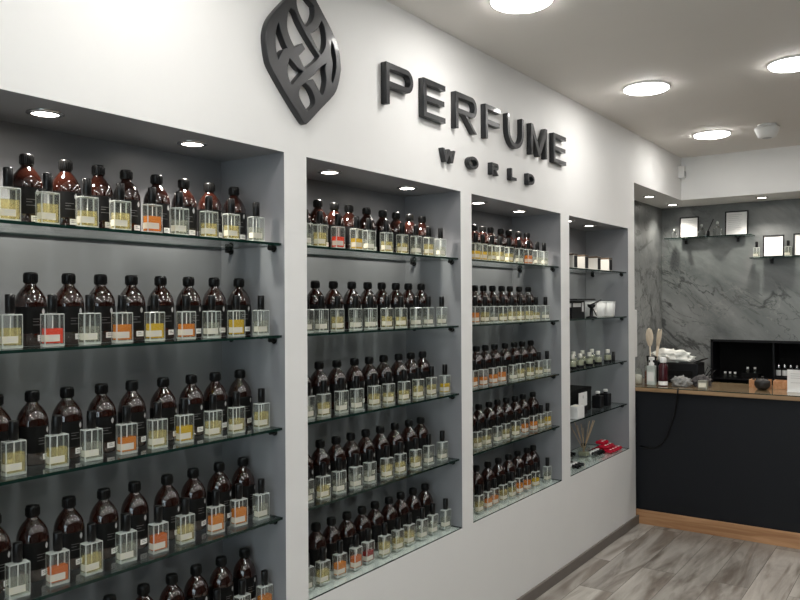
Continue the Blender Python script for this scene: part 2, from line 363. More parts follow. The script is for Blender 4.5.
def glyph(ch, w, h, s):
    if ch == 'E': return [[(0, 0), (w, 0), (w, s), (s, s), (s, h/2-s/2), (w*.95, h/2-s/2), (w*.95, h/2+s/2), (s, h/2+s/2), (s, h-s), (w, h-s), (w, h), (0, h)]]
    if ch == 'F': return [[(0, 0), (s, 0), (s, h/2-s/2), (w*.95, h/2-s/2), (w*.95, h/2+s/2), (s, h/2+s/2), (s, h-s), (w, h-s), (w, h), (0, h)]]
    if ch == 'L': return [[(0, 0), (w, 0), (w, s), (s, s), (s, h), (0, h)]]
    if ch in 'PR':
        b = h*.42; r = (h-b)/2; cx = w-r*.95
        out = [(s, b)] + [(0, 0)][:0]
        outer = [(0, h), (0, 0), (s, 0), (s, b)]
        if ch == 'R': outer += [(w*.42, b), (w-s*1.15, 0), (w, 0), (w*.42+s*1.15, b)]
        outer += arc(cx, b+r, r*.95, r, -90, 90)
        ri = r-s
        return [outer, [(s, h-s), (s, b+s)] + arc(cx, b+r, ri*.95, ri, -90, 90)]
    if ch == 'D':
        return [[(0, h), (0, 0)] + arc(w*.45, h/2, w*.55, h/2, -90, 90), [(s, h-s), (s, s)] + arc(w*.45, h/2, w*.55-s, h/2-s, -90, 90)]
    if ch == 'O': return [arc(w/2, h/2, w/2, h/2, 0, 350, 35), arc(w/2, h/2, w/2-s, h/2-s, 0, 350, 35)]
    if ch == 'U':
        r = w/2
        return [[(0, h)] + arc(r, r, r, r, 180, 360) + [(w, h), (w-s, h)] + arc(r, r, r-s, r-s, 360, 180) + [(s, h)]]
    if ch == 'M':
        return [[(0, 0), (s, 0), (s, h*.66), (w/2-s*.45, .0), (w/2+s*.45, 0), (w-s, h*.66), (w-s, 0), (w, 0), (w, h), (w-s*1.1, h), (w/2, h*.28), (s*1.1, h), (0, h)]]
    if ch == 'W':
        return [[(0, h), (w*.2, 0), (w*.2+s, 0), (w/2, h*.55), (w*.8-s, 0), (w*.8, 0), (w, h), (w-s, h), (w*.8-s*.45, h*.42), (w/2+s*.5, h), (w/2-s*.5, h), (w*.2+s*.45, h*.42), (s, h)]]
LET = [('P', 2.359, 2.542, 'first'), ('E', 2.618, 2.785, 'second'), ('R', 2.871, 3.056, 'third'), ('F', 3.136, 3.284, 'fourth'), ('U', 3.357, 3.535, 'fifth'), ('M', 3.618, 3.815, 'sixth'), ('E', 3.899, 4.066, 'last')]
for ch, a, b, n in LET:
    me = curve_mesh('sign_letter', glyph(ch, b-a, .160, .0225), .028, SIGN)
    o = bpy.data.objects.new('sign_letter', me); C.objects.link(o); o.location = (0, a, 2.316)
    tag(o, 'large raised charcoal letter %s, %s letter of the upper word on the white wall' % (ch, n), 'letter', 'large raised letters of the upper word')
LET = [('W', 2.768, 2.872, 'first'), ('O', 2.985, 3.075, 'second'), ('R', 3.202, 3.27, 'third'), ('L', 3.397, 3.459, 'fourth'), ('D', 3.587, 3.665, 'last')]
for ch, a, b, n in LET:
    me = curve_mesh('sign_letter', glyph(ch, b-a, .057, .0145), .024, SIGN)
    o = bpy.data.objects.new('sign_letter', me); C.objects.link(o); o.location = (0, a, 2.156)
    tag(o, 'small raised charcoal letter %s, %s letter of the lower word on the white wall' % (ch, n), 'letter', 'small raised letters of the lower word')
OUT = [(1.813, 2.536), (1.774, 2.495), (1.742, 2.454), (1.726, 2.414), (1.725, 2.376), (1.735, 2.325), (1.753, 2.295), (1.808, 2.237), (1.85, 2.197), (1.893, 2.159), (1.905, 2.153), (1.918, 2.157), (1.979, 2.213), (2.053, 2.28), (2.077, 2.321), (2.09, 2.366), (2.092, 2.391), (2.079, 2.455), (2.040, 2.507), (1.997, 2.550), (1.961, 2.585), (1.931, 2.611), (1.905, 2.627), (1.858, 2.582)]
HOLES = [[(1.773, 2.437), (1.782, 2.457), (1.793, 2.424), (1.812, 2.393), (1.821, 2.383), (1.8, 2.371), (1.784, 2.344), (1.781, 2.334), (1.77, 2.363), (1.768, 2.4)], [(1.824, 2.491), (1.836, 2.517), (1.857, 2.514), (1.874, 2.489), (1.898, 2.463), (1.935, 2.43), (1.977, 2.397), (1.959, 2.377), (1.904, 2.335), (1.875, 2.371), (1.907, 2.402), (1.892, 2.418), (1.856, 2.395), (1.835, 2.419), (1.821, 2.451)], [(1.831, 2.353), (1.851, 2.342), (1.875, 2.328), (1.897, 2.326), (1.87, 2.298), (1.841, 2.267), (1.826, 2.29), (1.822, 2.318)], [(1.932, 2.461), (1.965, 2.483), (1.989, 2.522), (2.004, 2.504), (2.012, 2.468), (2.006, 2.432), (1.985, 2.403), (1.96, 2.43)], [(2.041, 2.469), (2.054, 2.452), (2.064, 2.419), (2.067, 2.389), (2.061, 2.356), (2.045, 2.317), (2.04, 2.337), (2.048, 2.388), (2.038, 2.427)], [(1.916, 2.299), (1.949, 2.325), (1.98, 2.357), (2.014, 2.382), (2.007, 2.36), (2.013, 2.323), (2.0, 2.279), (1.987, 2.266), (1.964, 2.292), (1.944, 2.311)], [(1.875, 2.248), (1.884, 2.27), (1.906, 2.289), (1.933, 2.275), (1.953, 2.245), (1.948, 2.224), (1.915, 2.197), (1.884, 2.227)], [(1.867, 2.56), (1.884, 2.582), (1.906, 2.586), (1.926, 2.572), (1.951, 2.56), (1.953, 2.537), (1.94, 2.506), (1.91, 2.478), (1.886, 2.503), (1.869, 2.531)]]
def smooth_loop(lp, n=3, sharp=55):
    # Catmull-Rom through the points, keeping sharp corners
    res = []; N = len(lp); P = [Vector(p) for p in lp]
    def is_sharp(i):
        a = P[i]-P[i-1]; b = P[(i+1) % N]-P[i]; return a.angle(b) > math.radians(sharp)
    for i in range(N):
        p0, p1, p2, p3 = P[i-1], P[i], P[(i+1) % N], P[(i+2) % N]
        if is_sharp(i): p0 = p1
        if is_sharp((i+1) % N): p3 = p2
        for k in range(n):
            t = k/n
            q = .5*((2*p1)+(p2-p0)*t+(2*p0-5*p1+4*p2-p3)*t*t+(3*p1-p0-3*p2+p3)*t**3); res.append((q.x, q.y))
    return res
me = curve_mesh('wall_emblem', [[(y-1.90, z-2.39) for y, z in smooth_loop(l)] for l in [OUT]+HOLES], .025, SIGN)
o = bpy.data.objects.new('wall_emblem', me); C.objects.link(o); o.location = (0, 1.90, 2.39)
tag(o, 'large charcoal leaf-shaped emblem of interwoven strokes on the white wall left of the letters', 'emblem')

# ---------------------------------------------------------------- glass shelves
for a, (y0, y1) in enumerate(NI):
    L = y1-y0
    for k, z in enumerate(SHZ):
        e = empty('glass_shelf', (0, y0, z), '%s glass shelf of the %s' % (['top clear', 'second clear', 'third clear', 'fourth clear', 'lowest clear'][k], AL[a]), 'shelf', 'glass shelves of the alcoves')
        th = .008 if k < 4 else .0055
        m = MB(); vs = m.box((-ND+.004, .002, -th), (-.012 if k < 4 else -.002, L-.002, 0), SHELFG)
        i = m.mi(EDGEG)
        for f in m.bm.faces:
            f.normal_update()
            if abs(f.normal.z) < .5: f.material_index = i
        m.build('glass_pane', e)
        if k < 4:
            for yy, sg in ((.002, 1), (L-.002, -1)):
                for xx in (-.045, -.25):
                    m = MB(); m.cyl((xx, yy, -th-.008), (xx, yy+sg*.024, -th-.008), .0075, CAPB, n=12); m.box((xx-.007, yy+sg*.006, -th-.009), (xx+.007, yy+sg*.022, -th), CAPB, bev=.001)
                    m.cyl((xx, yy, -th-.010), (xx, yy+sg*.004, -th-.010), .011, CAPB, n=14)
                    m.build('shelf_clip', e)

# ---------------------------------------------------------------- amber refill bottles
def wrap_quad(m, r, a0, a1, z0, z1, mt, n=6):
    m.lathe([(r, z0), (r, z1)], mt, n=n, cap=False, a0=a0, a1=a1)
def amber_proto():
    t = bpy.data.objects.new('amber_bottle', None); C.objects.link(t); t['category'] = 'bottle'; t.empty_display_size = .03
    m = MB(); m.lathe([(0, .003), (.030, .001), (.036, .001), (.0385, .005), (.0385, .098), (.0375, .107), (.0345, .117), (.0295, .127), (.023, .136), (.0165, .143), (.0135, .147), (.013, .158), (0, .158)], AMBER, n=32, cap=False); m.build('glass_body', t)
    m = MB(); m.lathe([(.0150, .1495), (.0165, .151), (.0168, .172), (.0155, .176), (.006, .1775), (0, .1775)], CAPB, n=28, cap=False)
    for k in range(20):
        a = k*2*PI/20; m.box((-.0006, -.0006, .153), (.0006, .0006, .171), CAPB, rot=0)
        m.bm.verts.ensure_lookup_table(); bmesh.ops.translate(m.bm, verts=m.bm.verts[-8:], vec=(.0169*math.cos(a), .0169*math.sin(a), 0))
    m.build('screw_cap', t)
    lb = MB(); lb.keep = True; lb.lathe([(.0391, .030), (.0391, .094)], LABELB, n=32, cap=False)
    for k, (z, s) in enumerate(((.064, .8), (.058, .5), (.050, .9))): wrap_quad(lb, .0394, math.radians(-20), math.radians(-20+40*s), z, z+.0013, MARKG, 4)
    o = lb.build('black_label', t); o['label'] = 'matt black wrap label with faint white lettering'
    m = MB(); m.keep = True; A0 = math.radians(20); pts = [(0, .0905), (.004, .086), (.0048, .082), (.0035, .078), (0, .0745), (-.0035, .078), (-.0048, .082), (-.004, .086)]
    m.quad([(.0396*math.cos(A0+p/.0396), .0396*math.sin(A0+p/.0396), z) for p, z in pts], GREYINK); m.build('leaf_mark', o)
    m = MB(); m.keep = True; wrap_quad(m, .0393, math.radians(-4), math.radians(32), .0125, .0265, PAPER, 5)
    wrap_quad(m, .0396, math.radians(2), math.radians(26), .0175, .0187, INK, 4); wrap_quad(m, .0396, math.radians(2), math.radians(18), .0215, .0227, INK, 4)
    o = m.build('white_sticker', t); o['label'] = 'small white sticker near the base'
    return t
AMB = amber_proto()

# ---------------------------------------------------------------- tester bottles
TW, TD, TH = .025, .014, .083      # half width, half depth, height
def box_shell(m, hx, hy, z0, z1, mt, bev=.002):
    m.box((-hx, -hy, z0), (hx, hy, z1), mt, bev=bev)
def glass_mesh():
    m = MB()
    m.box((-TD, -TW, .0005), (TD, TW, TH), CLEARG, bev=.0028); e = m.mi(EDGEW)
    for f in m.bm.faces:
        f.normal_update()
        if max(abs(f.normal.x), abs(f.normal.y), abs(f.normal.z)) < .999 or f.normal.z > .9: f.material_index = e
    m.box((-TD+.002, -TW+.002, .002), (TD-.002, TW-.002, .0075), EDGEW)
    return m.mesh('glass_bottle')
TG = glass_mesh()
def liquid_mesh(k, lv):
    m = MB(); m.box((-TD+.0037, -TW+.0037, .0092), (TD-.0037, TW-.0037, lv), LIQ[k]); return m.mesh('perfume_'+k)
LM = {}
def tester_parts(t, k, lv):
    put('glass_bottle', TG, t)
    if (k, lv) not in LM: LM[(k, lv)] = liquid_mesh(k, lv)
    put('perfume', LM[(k, lv)], t)['label'] = '%s perfume inside the glass' % LNAME[k]
    for nm, me in TP: put(nm, me, t)
m = MB(); m.lathe([(.0092, TH), (.0092, TH+.0022), (.0070, TH+.0022), (.0070, TH+.008)], STEEL, n=18); P1 = m.mesh('collar')
m = MB(); m.lathe([(.0105, TH+.002), (.0113, TH+.0028), (.0113, TH+.0455), (.0103, TH+.0475), (0, TH+.048)], CAPB, n=24, cap=False); P2 = m.mesh('cap')
m = MB(); m.cyl((0, 0, .013), (0, .001, TH-.005), .0014, WHITEP, n=8); P3 = m.mesh('dip_tube')
m = MB(); m.box((TD+.0001, -.0165, .0135), (TD+.0004, .0125, .0305), LABELT)
m.box((-.006, -TW-.0004, .0135), (TD+.0004, -TW-.0001, .0305), LABELT); m.box((TD+.0001, -TW-.0004, .0135), (TD+.0004, -.0165, .0305), LABELT)
for z, y1 in ((.0265, .008), (.0225, .010), (.0175, .002)): m.box((TD+.0004, -.014, z), (TD+.0005, y1, z+.0012), GREYINK)
P4 = m.mesh('paper_label')
TP = [('collar', P1), ('cap', P2), ('dip_tube', P3), ('paper_label', P4)]
TEST = {}
def tester(k, lv):
    if (k, lv) in TEST: return copy_tree(TEST[(k, lv)])
    t = bpy.data.objects.new('perfume_bottle', None); C.objects.link(t); t['category'] = 'perfume bottle'; t.empty_display_size = .02
    tester_parts(t, k, lv); TEST[(k, lv)] = t; return t

AY = [[[1.048, 1.153, 1.251, 1.343, 1.447, 1.547, 1.646, 1.752], [1.055, 1.159, 1.258, 1.354, 1.458, 1.562, 1.662, 1.769], [.965, 1.06, 1.156, 1.258, 1.357, 1.465, 1.57, 1.666, 1.774], [.960, 1.057, 1.159, 1.264, 1.364, 1.474, 1.578, 1.683, 1.783], [1.180, 1.283, 1.389, 1.491, 1.586, 1.685, 1.789]],
      [[2.070, 2.162, 2.262, 2.354, 2.463, 2.572, 2.666, 2.764, 2.866], [2.060, 2.153, 2.251, 2.36, 2.463, 2.565, 2.666, 2.756, 2.858], [2.075, 2.17, 2.268, 2.379, 2.47, 2.572, 2.681, 2.775, 2.866], [2.075, 2.17, 2.262, 2.354, 2.45, 2.548, 2.651, 2.757, 2.85], [2.142, 2.23, 2.323, 2.418, 2.51, 2.601, 2.695, 2.787, 2.883]],
      [[3.24, 3.335, 3.426, 3.511, 3.615, 3.713, 3.82, 3.926], [3.25, 3.345, 3.43, 3.522, 3.621, 3.713, 3.832, 3.948], [3.255, 3.35, 3.44, 3.549, 3.655, 3.766, 3.869, 3.975], [3.28, 3.375, 3.479, 3.576, 3.675, 3.766, 3.869, 3.985], [3.25, 3.35, 3.458, 3.57, 3.684, 3.80, 3.905, 3.995]]]
SY = [[([.951, 1.051, 1.158, 1.259, 1.359, 1.456, 1.565, 1.653, 1.76], 'yyyyocyyc'), ([.956, 1.059, 1.164, 1.262, 1.366, 1.474, 1.572, 1.674, 1.778], 'yrcogocgc'), ([.963, 1.071, 1.169, 1.275, 1.372, 1.471, 1.576, 1.669, 1.778], 'yyCoygyyy'), ([.97, 1.072, 1.164, 1.271, 1.372, 1.471, 1.586, 1.682, 1.773], 'caycayooc'), ([1.285, 1.39, 1.49, 1.59, 1.69, 1.790], 'ycoyco')],
      [([1.999, 2.070, 2.173, 2.279, 2.36, 2.471, 2.589, 2.685, 2.778, 2.875], 'cyrgcyycyc'), ([1.994, 2.078, 2.167, 2.273, 2.366, 2.471, 2.575, 2.678, 2.778, 2.883], 'ccyccyyccc'), ([2.002, 2.084, 2.19, 2.279, 2.392, 2.485, 2.586, 2.693, 2.793, 2.904], 'cyccyyyyyg'), ([1.999, 2.078, 2.173, 2.267, 2.36, 2.464, 2.561, 2.67, 2.778, 2.883], 'cycccyyycc'), ([1.995, 2.078, 2.173, 2.265, 2.347, 2.444, 2.536, 2.622, 2.715, 2.801, 2.9], 'cyoadyyyccc')],
      [([3.186, 3.264, 3.354, 3.438, 3.536, 3.65, 3.757, 3.868, 3.959], 'ggyyycocc'), ([3.186, 3.273, 3.365, 3.459, 3.558, 3.661, 3.757, 3.856, 3.972], 'oycyyyyyc'), ([3.165, 3.254, 3.354, 3.449, 3.57, 3.661, 3.769, 3.889, 3.99], 'oooocyyyc'), ([3.2, 3.293, 3.396, 3.492, 3.60, 3.709, 3.812, 3.9, 3.995], 'yycyyooyg'), ([3.205, 3.293, 3.365, 3.459, 3.547, 3.638, 3.728, 3.824, 3.980], 'yooyyoogc')]]
NTH = ['rightmost', 'second from right', 'third from right', 'fourth from right', 'fifth from right', 'sixth from right', 'seventh from right', 'eighth from right', 'ninth from right', 'tenth from right', 'eleventh from right']
SHN = ['top shelf', 'second shelf', 'third shelf', 'fourth shelf', 'lowest shelf']
first = True
for a in range(3):
    y0, y1 = NI[a]
    for k in range(5):
        ys = AY[a][k]
        for i, y in enumerate(ys):
            o = AMB if first else copy_tree(AMB); first = False
            y = min(y, y1-.042)
            if i and y-ys[i-1] < .08: y = ys[i-1]+.08
            o.scale = (1, 1, 1.065); o.location = (-.152+random.uniform(-.004, .004), y, SHZ[k]); o.rotation_euler = (0, 0, random.uniform(-.25, .25))
            o['label'] = 'brown glass bottle, %s, %s of the %s' % (NTH[len(ys)-1-i], SHN[k], AL[a])
            o['group'] = 'brown glass bottles on the %s of the %s' % (SHN[k], AL[a])
        ys, cs = SY[a][k]
        for i, y in enumerate(ys):
            c = cs[i].lower(); lv = random.choice((.046, .050, .054)) if c != 'c' else .048
            y = min(max(y, y0+.032), y1-.03)
            o = tester(c, lv); o.location = (-.060+random.uniform(-.004, .004), y, SHZ[k]); o.rotation_euler = (0, 0, random.uniform(-.12, .04))
            o['label'] = 'square perfume bottle, %s liquid, %s, %s of the %s' % (LNAME[c], NTH[len(ys)-1-i], SHN[k], AL[a])
            o['group'] = 'square perfume bottles on the %s of the %s' % (SHN[k], AL[a])

# ---------------------------------------------------------------- last alcove
# candle boxes
RIB = mat('ribbed_white_card', (.60, .58, .53), .5); BRONZE = mat('bronze_lid', (.14, .10, .07), .35, metal=.4)
def candle_box():
    t = bpy.data.objects.new('candle_box', None); C.objects.link(t); t['category'] = 'box'; t.empty_display_size = .02
    m = MB(); m.box((-.046, -.030, 0), (.046, .030, .080), RIB, bev=.003)
    for q in range(9):
        v = -.036+q*.009
        m.box((v-.0015, -.0315, .006), (v+.0015, -.030, .074), RIB); m.box((v-.0015, .030, .006), (v+.0015, .0315, .074), RIB)
    m.build('box_body', t)
    m = MB(); m.box((-.047, -.031, .080), (.047, .031, .091), BRONZE, bev=.002); m.build('lid', t)
    m = MB(); m.box((.046, -.024, .008), (.048, .024, .078), BLACK, bev=.001); m.build('front_panel', t)
    return t
cb = candle_box()
for i, (y, n) in enumerate(((4.36, 'leftmost'), (4.535, 'second from left'), (4.745, 'third from left'), (4.955, 'rightmost'))):
    o = cb if i == 0 else copy_tree(cb); o.location = (-.10, y+.03, SHZ[0]); o['label'] = 'white ribbed candle box with bronze lid, %s on the last alcove top shelf' % n; o['group'] = 'candle boxes on the top shelf'
# second shelf: pots and open black gift box
def pot():
    t = bpy.data.objects.new('white_pot', None); C.objects.link(t); t['category'] = 'pot'
    m = MB(); m.lathe([(0, 0), (.040, 0), (.048, .006), (.052, .098), (.050, .100), (.047, .097), (.043, .012), (0, .010)], WHITEP, n=28, cap=False)
    for q in range(28):
        a = q*2*PI/28; m.cyl((.0455*math.cos(a), .0455*math.sin(a), .01), (.0515*math.cos(a), .0515*math.sin(a), .092), .0018, WHITEP, n=5)
    m.build('fluted_body', t)
    m = MB(); m.lathe([(.0515, .094), (.054, .096), (.054, .102), (.0495, .102)], WHITEP, n=28, cap=False); m.build('rim', t)
    return t
pt = pot()
for i, (y, n) in enumerate(((4.765, 'partly behind the black rod'), (4.935, 'the middle one of three'), (5.10, 'the rightmost of three'))):
    o = pt if i == 0 else copy_tree(pt); o.location = (-.12, y, SHZ[1]); o['label'] = 'white fluted pot on the last alcove second shelf, %s' % n; o['group'] = 'white pots on the second shelf'
t = empty('gift_box', (-.13, 4.46, SHZ[1]), 'open black gift box with white card on the last alcove second shelf', 'box')
m = MB(); m.box((-.09, -.12, 0), (.07, .085, .11), BLACK, bev=.002); m.build('box_body', t)
m = MB(); m.box((-.10, -.13, .112), (.11, .16, .120), BLACK, bev=.001); m.build('lid', t)
m = MB(); m.box((.03, -.1215, .068), (.068, -.1201, .092), PAPER); m.box((.0701, -.10, .070), (.0712, .02, .094), PAPER); m.build('card', t)
m = MB(); m.box((.0712, .035, .04), (.0722, .062, .098), PAPER); m.build('tag', t)
t = empty('incense_burner', (-.06, 4.655, SHZ[1]), 'black metal burner with slanting rod beside the open black gift box', 'burner')
m = MB(); m.lathe([(0, 0), (.036, 0), (.036, .006), (.012, .012), (.010, .06), (.024, .070), (.026, .085), (0, .085)], BLACK, n=20, cap=False); m.build('stand', t)
m = MB(); m.cyl((0, -.03, .078), (.0, .165, .112), .0045, BLACK, n=10); m.build('rod', t)
m = MB(); m.cyl((0, .01, .070), (.012, .055, .012), .0035, BLACK, n=10); m.build('brace', t)
# third shelf: little clear flasks with pale caps
MOSS = mat('pale_extract', (.42, .42, .28), .3, trans=.3); SILV = mat('pale_silver_cap', (.75, .74, .66), .3, metal=.3)
def flask():
    t = bpy.data.objects.new('glass_flask', None); C.objects.link(t); t['category'] = 'flask'
    m = MB(); m.lathe([(0, 0), (.022, 0), (.024, .003), (.024, .052), (.018, .058), (.011, .061), (.011, .068), (0, .068)], CLEARG, n=20, cap=False); m.build('glass_body', t)
    m = MB(); m.lathe([(0, .004), (.0215, .004), (.0215, .046), (0, .046)], MOSS, n=18, cap=False); m.build('content', t)
    m = MB(); m.lathe([(.0135, .0615), (.0135, .084), (.012, .086), (0, .086)], SILV, n=18, cap=False); m.build('cap', t)
    m = MB(); m.lathe([(.0245, .0), (.0250, .001), (.0250, .014), (.0245, .015)], BLACK, n=20, cap=False); m.build('base_band', t)
    return t
fl = flask()
fp = [(-.07, 4.37, 'front row, leftmost'), (-.07, 4.49, 'front row, second from left'), (-.07, 4.64, 'front row, third from left'), (-.07, 4.79, 'front row, fourth from left'), (-.08, 4.99, 'front row, rightmost'),
      (-.18, 4.50, 'back row, leftmost'), (-.18, 4.65, 'back row, second from left'), (-.18, 4.80, 'back row, third from left'), (-.18, 4.965, 'back row, rightmost')]
for i, (x, y, n) in enumerate(fp):
    o = fl if i == 0 else copy_tree(fl); o.location = (x, y, SHZ[2]); o['label'] = 'small clear flask with pale cap, %s, last alcove third shelf' % n; o['group'] = 'clear flasks on the third shelf'
t = empty('roller_bottle', (-.075, 5.085, SHZ[2]), 'slim black roller bottle right of the clear flasks', 'bottle')
m = MB(); m.lathe([(0, 0), (.010, 0), (.011, .002), (.011, .045), (0, .045)], BLACK, n=16, cap=False); m.build('body', t)
m = MB(); m.lathe([(.0095, .045), (.0095, .063), (0, .064)], CAPB, n=16, cap=False); m.build('cap', t)
# fourth shelf
t = empty('presentation_box', (-.17, 4.54, SHZ[3]), 'large black presentation box with white square card, fourth shelf of last alcove', 'box')
m = MB(); m.box((-.10, -.20, 0), (.06, .23, .125), BLACKM, bev=.003); m.build('box_body', t)
m = MB(); m.box((-.102, -.202, .125), (.062, .232, .150), BLACKM, bev=.003); m.build('lid', t)
t = empty('card_sign', (-.072, 4.50, SHZ[3]), 'white square card with tiny emblem leaning on the large black box', 'card')
m = MB(); m.box((-.0015, -.03, .05), (.0015, .10, .135), PAPER); m.build('card', t)
m = MB(); m.box((.0016, .03, .098), (.0021, .042, .116), GREYINK); m.build('emblem', t)
m = MB(); m.box((-.02, -.01, 0), (.012, .08, .05), BLACK, bev=.002); m.build('stand', t)
t = empty('small_carton', (-.05, 4.385, SHZ[3]), 'small white carton at the left end of the fourth shelf, last alcove', 'box')
m = MB(); m.box((-.03, -.06, 0), (.03, .045, .072), PAPER, bev=.001); m.build('carton_body', t)
m = MB(); m.box((-.02, -.04, .0721), (.02, .02, .0727), CREAM); m.build('top_label', t)
def sprayer():
    t = bpy.data.objects.new('black_sprayer', None); C.objects.link(t); t['category'] = 'bottle'
    m = MB(); m.box((-.030, -.030, 0), (.030, .030, .082), BLACK, bev=.005); m.build('body', t)
    m = MB(); m.lathe([(.012, .082), (.012, .090), (.008, .090), (.008, .094)], BLACK, n=16); m.build('collar', t)
    m = MB(); m.lathe([(.014, .094), (.015, .096), (.015, .108), (.013, .110), (0, .110)], WHITEP, n=18, cap=False); m.build('cap', t)
    return t
sp = sprayer()
for i, (y, n) in enumerate(((4.86, 'left'), (5.00, 'right'))):
    o = sp if i == 0 else copy_tree(sp); o.location = (-.10, y, SHZ[3]); o['label'] = 'square black bottle with white cap, %s one of the pair, fourth shelf' % n; o['group'] = 'black bottles with white caps'
# lowest shelf: reed diffuser, lying vials, red sachets
REED = oak('reed_wood', (.42, .27, .15), (.60, .42, .26), (60, 60, 4))
t = empty('reed_diffuser', (-.150, 4.74, SHZ[4]), 'reed diffuser with fanned wooden sticks on the lowest shelf, last alcove', 'diffuser')
m = MB(); m.box((-.032, -.032, 0), (.032, .032, .062), CLEARG, bev=.006); m.lathe([(.014, .060), (.013, .080)], CLEARG, n=18, cap=False); m.build('glass_bottle', t)
m = MB(); m.box((-.026, -.026, .006), (.026, .026, .03), MOSS, bev=.003); m.build('oil', t)
m = MB(); m.lathe([(.0165, .070), (.0165, .084), (.008, .084)], BLACK, n=18, cap=False); m.build('collar', t)
for q in range(9):
    a = q*2*PI/9+.3; d = .075+.02*(q % 3)
    m = MB(); m.cyl((-.012*math.cos(a), -.012*math.sin(a), .012), (d*math.cos(a)*.75, d*math.sin(a)*1.1, .235-.012*(q % 4)), .0020, REED, n=6); m.build('reed', t)
def vial():
    t = bpy.data.objects.new('sample_vial', None); C.objects.link(t); t['category'] = 'vial'
    m = MB(); m.cyl((-.04, 0, .0125), (.022, 0, .0125), .0125, BLACK, n=16); m.build('body', t)
    m = MB(); m.cyl((-.022, 0, .0125), (.006, 0, .0125), .0129, PAPER, n=16); m.build('label_band', t)
    m = MB(); m.cyl((.022, 0, .0125), (.044, 0, .0125), .0105, CAPB, n=16); m.build('cap', t)
    return t
vl = vial(); vn = 0
rows = [(-.245, [4.42, 4.47, 4.52, 4.57, 4.62, 4.67, 4.72]), (-.115, [4.79, 4.83, 4.87, 4.91]), (-.075, [4.36, 4.40, 4.44])]
words = ['first', 'second', 'third', 'fourth', 'fifth', 'sixth', 'seventh']
for ri, (x, ys) in enumerate(rows):
    for i, y in enumerate(ys):
        o = vl if vn == 0 else copy_tree(vl); vn += 1
        o.location = (x, y, SHZ[4]); o.rotation_euler = (0, 0, random.uniform(-.1, .1)-.35*(ri == 1))
        o['label'] = 'lying black vial with white band, %s from left in the %s' % (words[i], ['row behind the reed diffuser', 'row before the red sachets', 'row at the left front'][ri]); o['group'] = 'lying sample vials on the lowest shelf'
REDS = mat('red_foil', (.50, .012, .035), .25, var=.3, scale=60); 
def sachet():
    t = bpy.data.objects.new('red_sachet', None); C.objects.link(t); t['category'] = 'sachet'
    m = MB(); m.box((-.03, -.021, 0), (.03, .021, .021), REDS, bev=.008); m.box((-.036, -.020, .009), (-.03, .020, .011), REDS); m.box((.03, -.020, .009), (.036, .020, .011), REDS); m.build('pouch', t)
    m = MB(); m.box((.006, -.012, .0211), (.016, .012, .0215), PAPER); m.build('label_strip', t)
    return t
sc = sachet(); n = 0
pos = [(-.06, 4.95, 0), (-.06, 5.00, 0), (-.06, 5.05, 0), (-.06, 5.10, 0), (-.14, 4.93, 0), (-.14, 4.98, 0), (-.14, 5.03, 0), (-.14, 5.08, 0), (-.10, 4.965, .0217), (-.10, 5.01, .0217), (-.10, 5.055, .0217), (-.13, 4.99, .0434), (-.13, 5.035, .0434)]
sn = ['first from left in the front row', 'second from left in the front row', 'third from left in the front row', 'last in the front row', 'first from left in the back row', 'second from left in the back row', 'third from left in the back row', 'last in the back row', 'left one of the middle layer', 'centre one of the middle layer', 'right one of the middle layer', 'left one on top', 'right one on top']
for i, (x, y, z) in enumerate(pos):
    o = sc if i == 0 else copy_tree(sc); o.location = (x, y, SHZ[4]+z); o.rotation_euler = (0, 0, random.uniform(-.08, .08)); o['label'] = 'small shiny red sachet of the pile, %s' % sn[i]; o['group'] = 'pile of red sachets on the lowest shelf'
def stopper():
    t = bpy.data.objects.new('glass_stopper', None); C.objects.link(t); t['category'] = 'stopper'
    m = MB(); m.lathe([(0, 0), (.010, 0), (.018, .008), (.020, .010), (.014, .018), (0, .022)], CLEARG, n=7, smooth=False, cap=False); m.build('faceted_glass', t)
    return t
gs = stopper()
for i, (x, y, n) in enumerate(((-.06, 4.58, 'in front of the diffuser'), (-.045, 4.65, 'nearest the front edge, below the sticks'), (-.085, 4.77, 'right of the diffuser'), (-.04, 4.74, 'between diffuser and vials, at the front'), (-.055, 4.30, 'nearest the left end'), (-.10, 4.53, 'left of the diffuser'))):
    o = gs if i == 0 else copy_tree(gs); o.location = (x, y, SHZ[4]); o['label'] = 'faceted clear glass stopper on the lowest shelf, %s' % n; o['group'] = 'clear glass stoppers on the lowest shelf'

# ---------------------------------------------------------------- counter
CT, CY0, CY1, CX1 = .958, 5.315, 5.95, 2.5
t = empty('sales_counter', (0, 5.33, 0), 'dark sales counter with oak worktop edge and oak kickboard, below the marble wall', 'counter')
m = MB(); m.box((-ND+.003, .02, .02), (CX1-.02, .06, CT-.032), PANELDK); m.box((CX1-.06, .06, .02), (CX1-.02, .60, CT-.032), PANELDK); m.box((-ND+.003, .06, .60), (CX1-.06, .58, .62), PANELDK); m.build('front_panel', t)
m = MB(); m.box((-ND+.003, -.015, CT-.032), (CX1, CY1-5.33, CT-.006), OAKTOP, bev=.002); m.build('worktop', t)
m = MB(); vs = m.box((-ND+.003, -.013, CT-.006), (CX1-.002, CY1-5.332, CT), SHELFG)
i = m.mi(EDGEG)
for f in m.bm.faces:
    f.normal_update()
    if abs(f.normal.z) < .5: f.material_index = i
m.build('glass_top', t)
m = MB(); m.box((-.012, .004, 0), (CX1-.01, .019, .098), OAK, bev=.003); m.build('kickboard', t)
m = MB(); m.tube([(.290, 5.311, CT+.004), (.291, 5.300, CT-.01), (.287, 5.303, .90), (.275, 5.318, .85), (.262, 5.335, .79), (.235, 5.337, .70), (.205, 5.338, .62), (.168, 5.338, .565), (.125, 5.338, .538), (.08, 5.338, .533), (.02, 5.338, .540)], .0055, CAPB)
tag(m.build('power_cable'), 'black cable hanging in a curve down the dark counter front', 'cable')

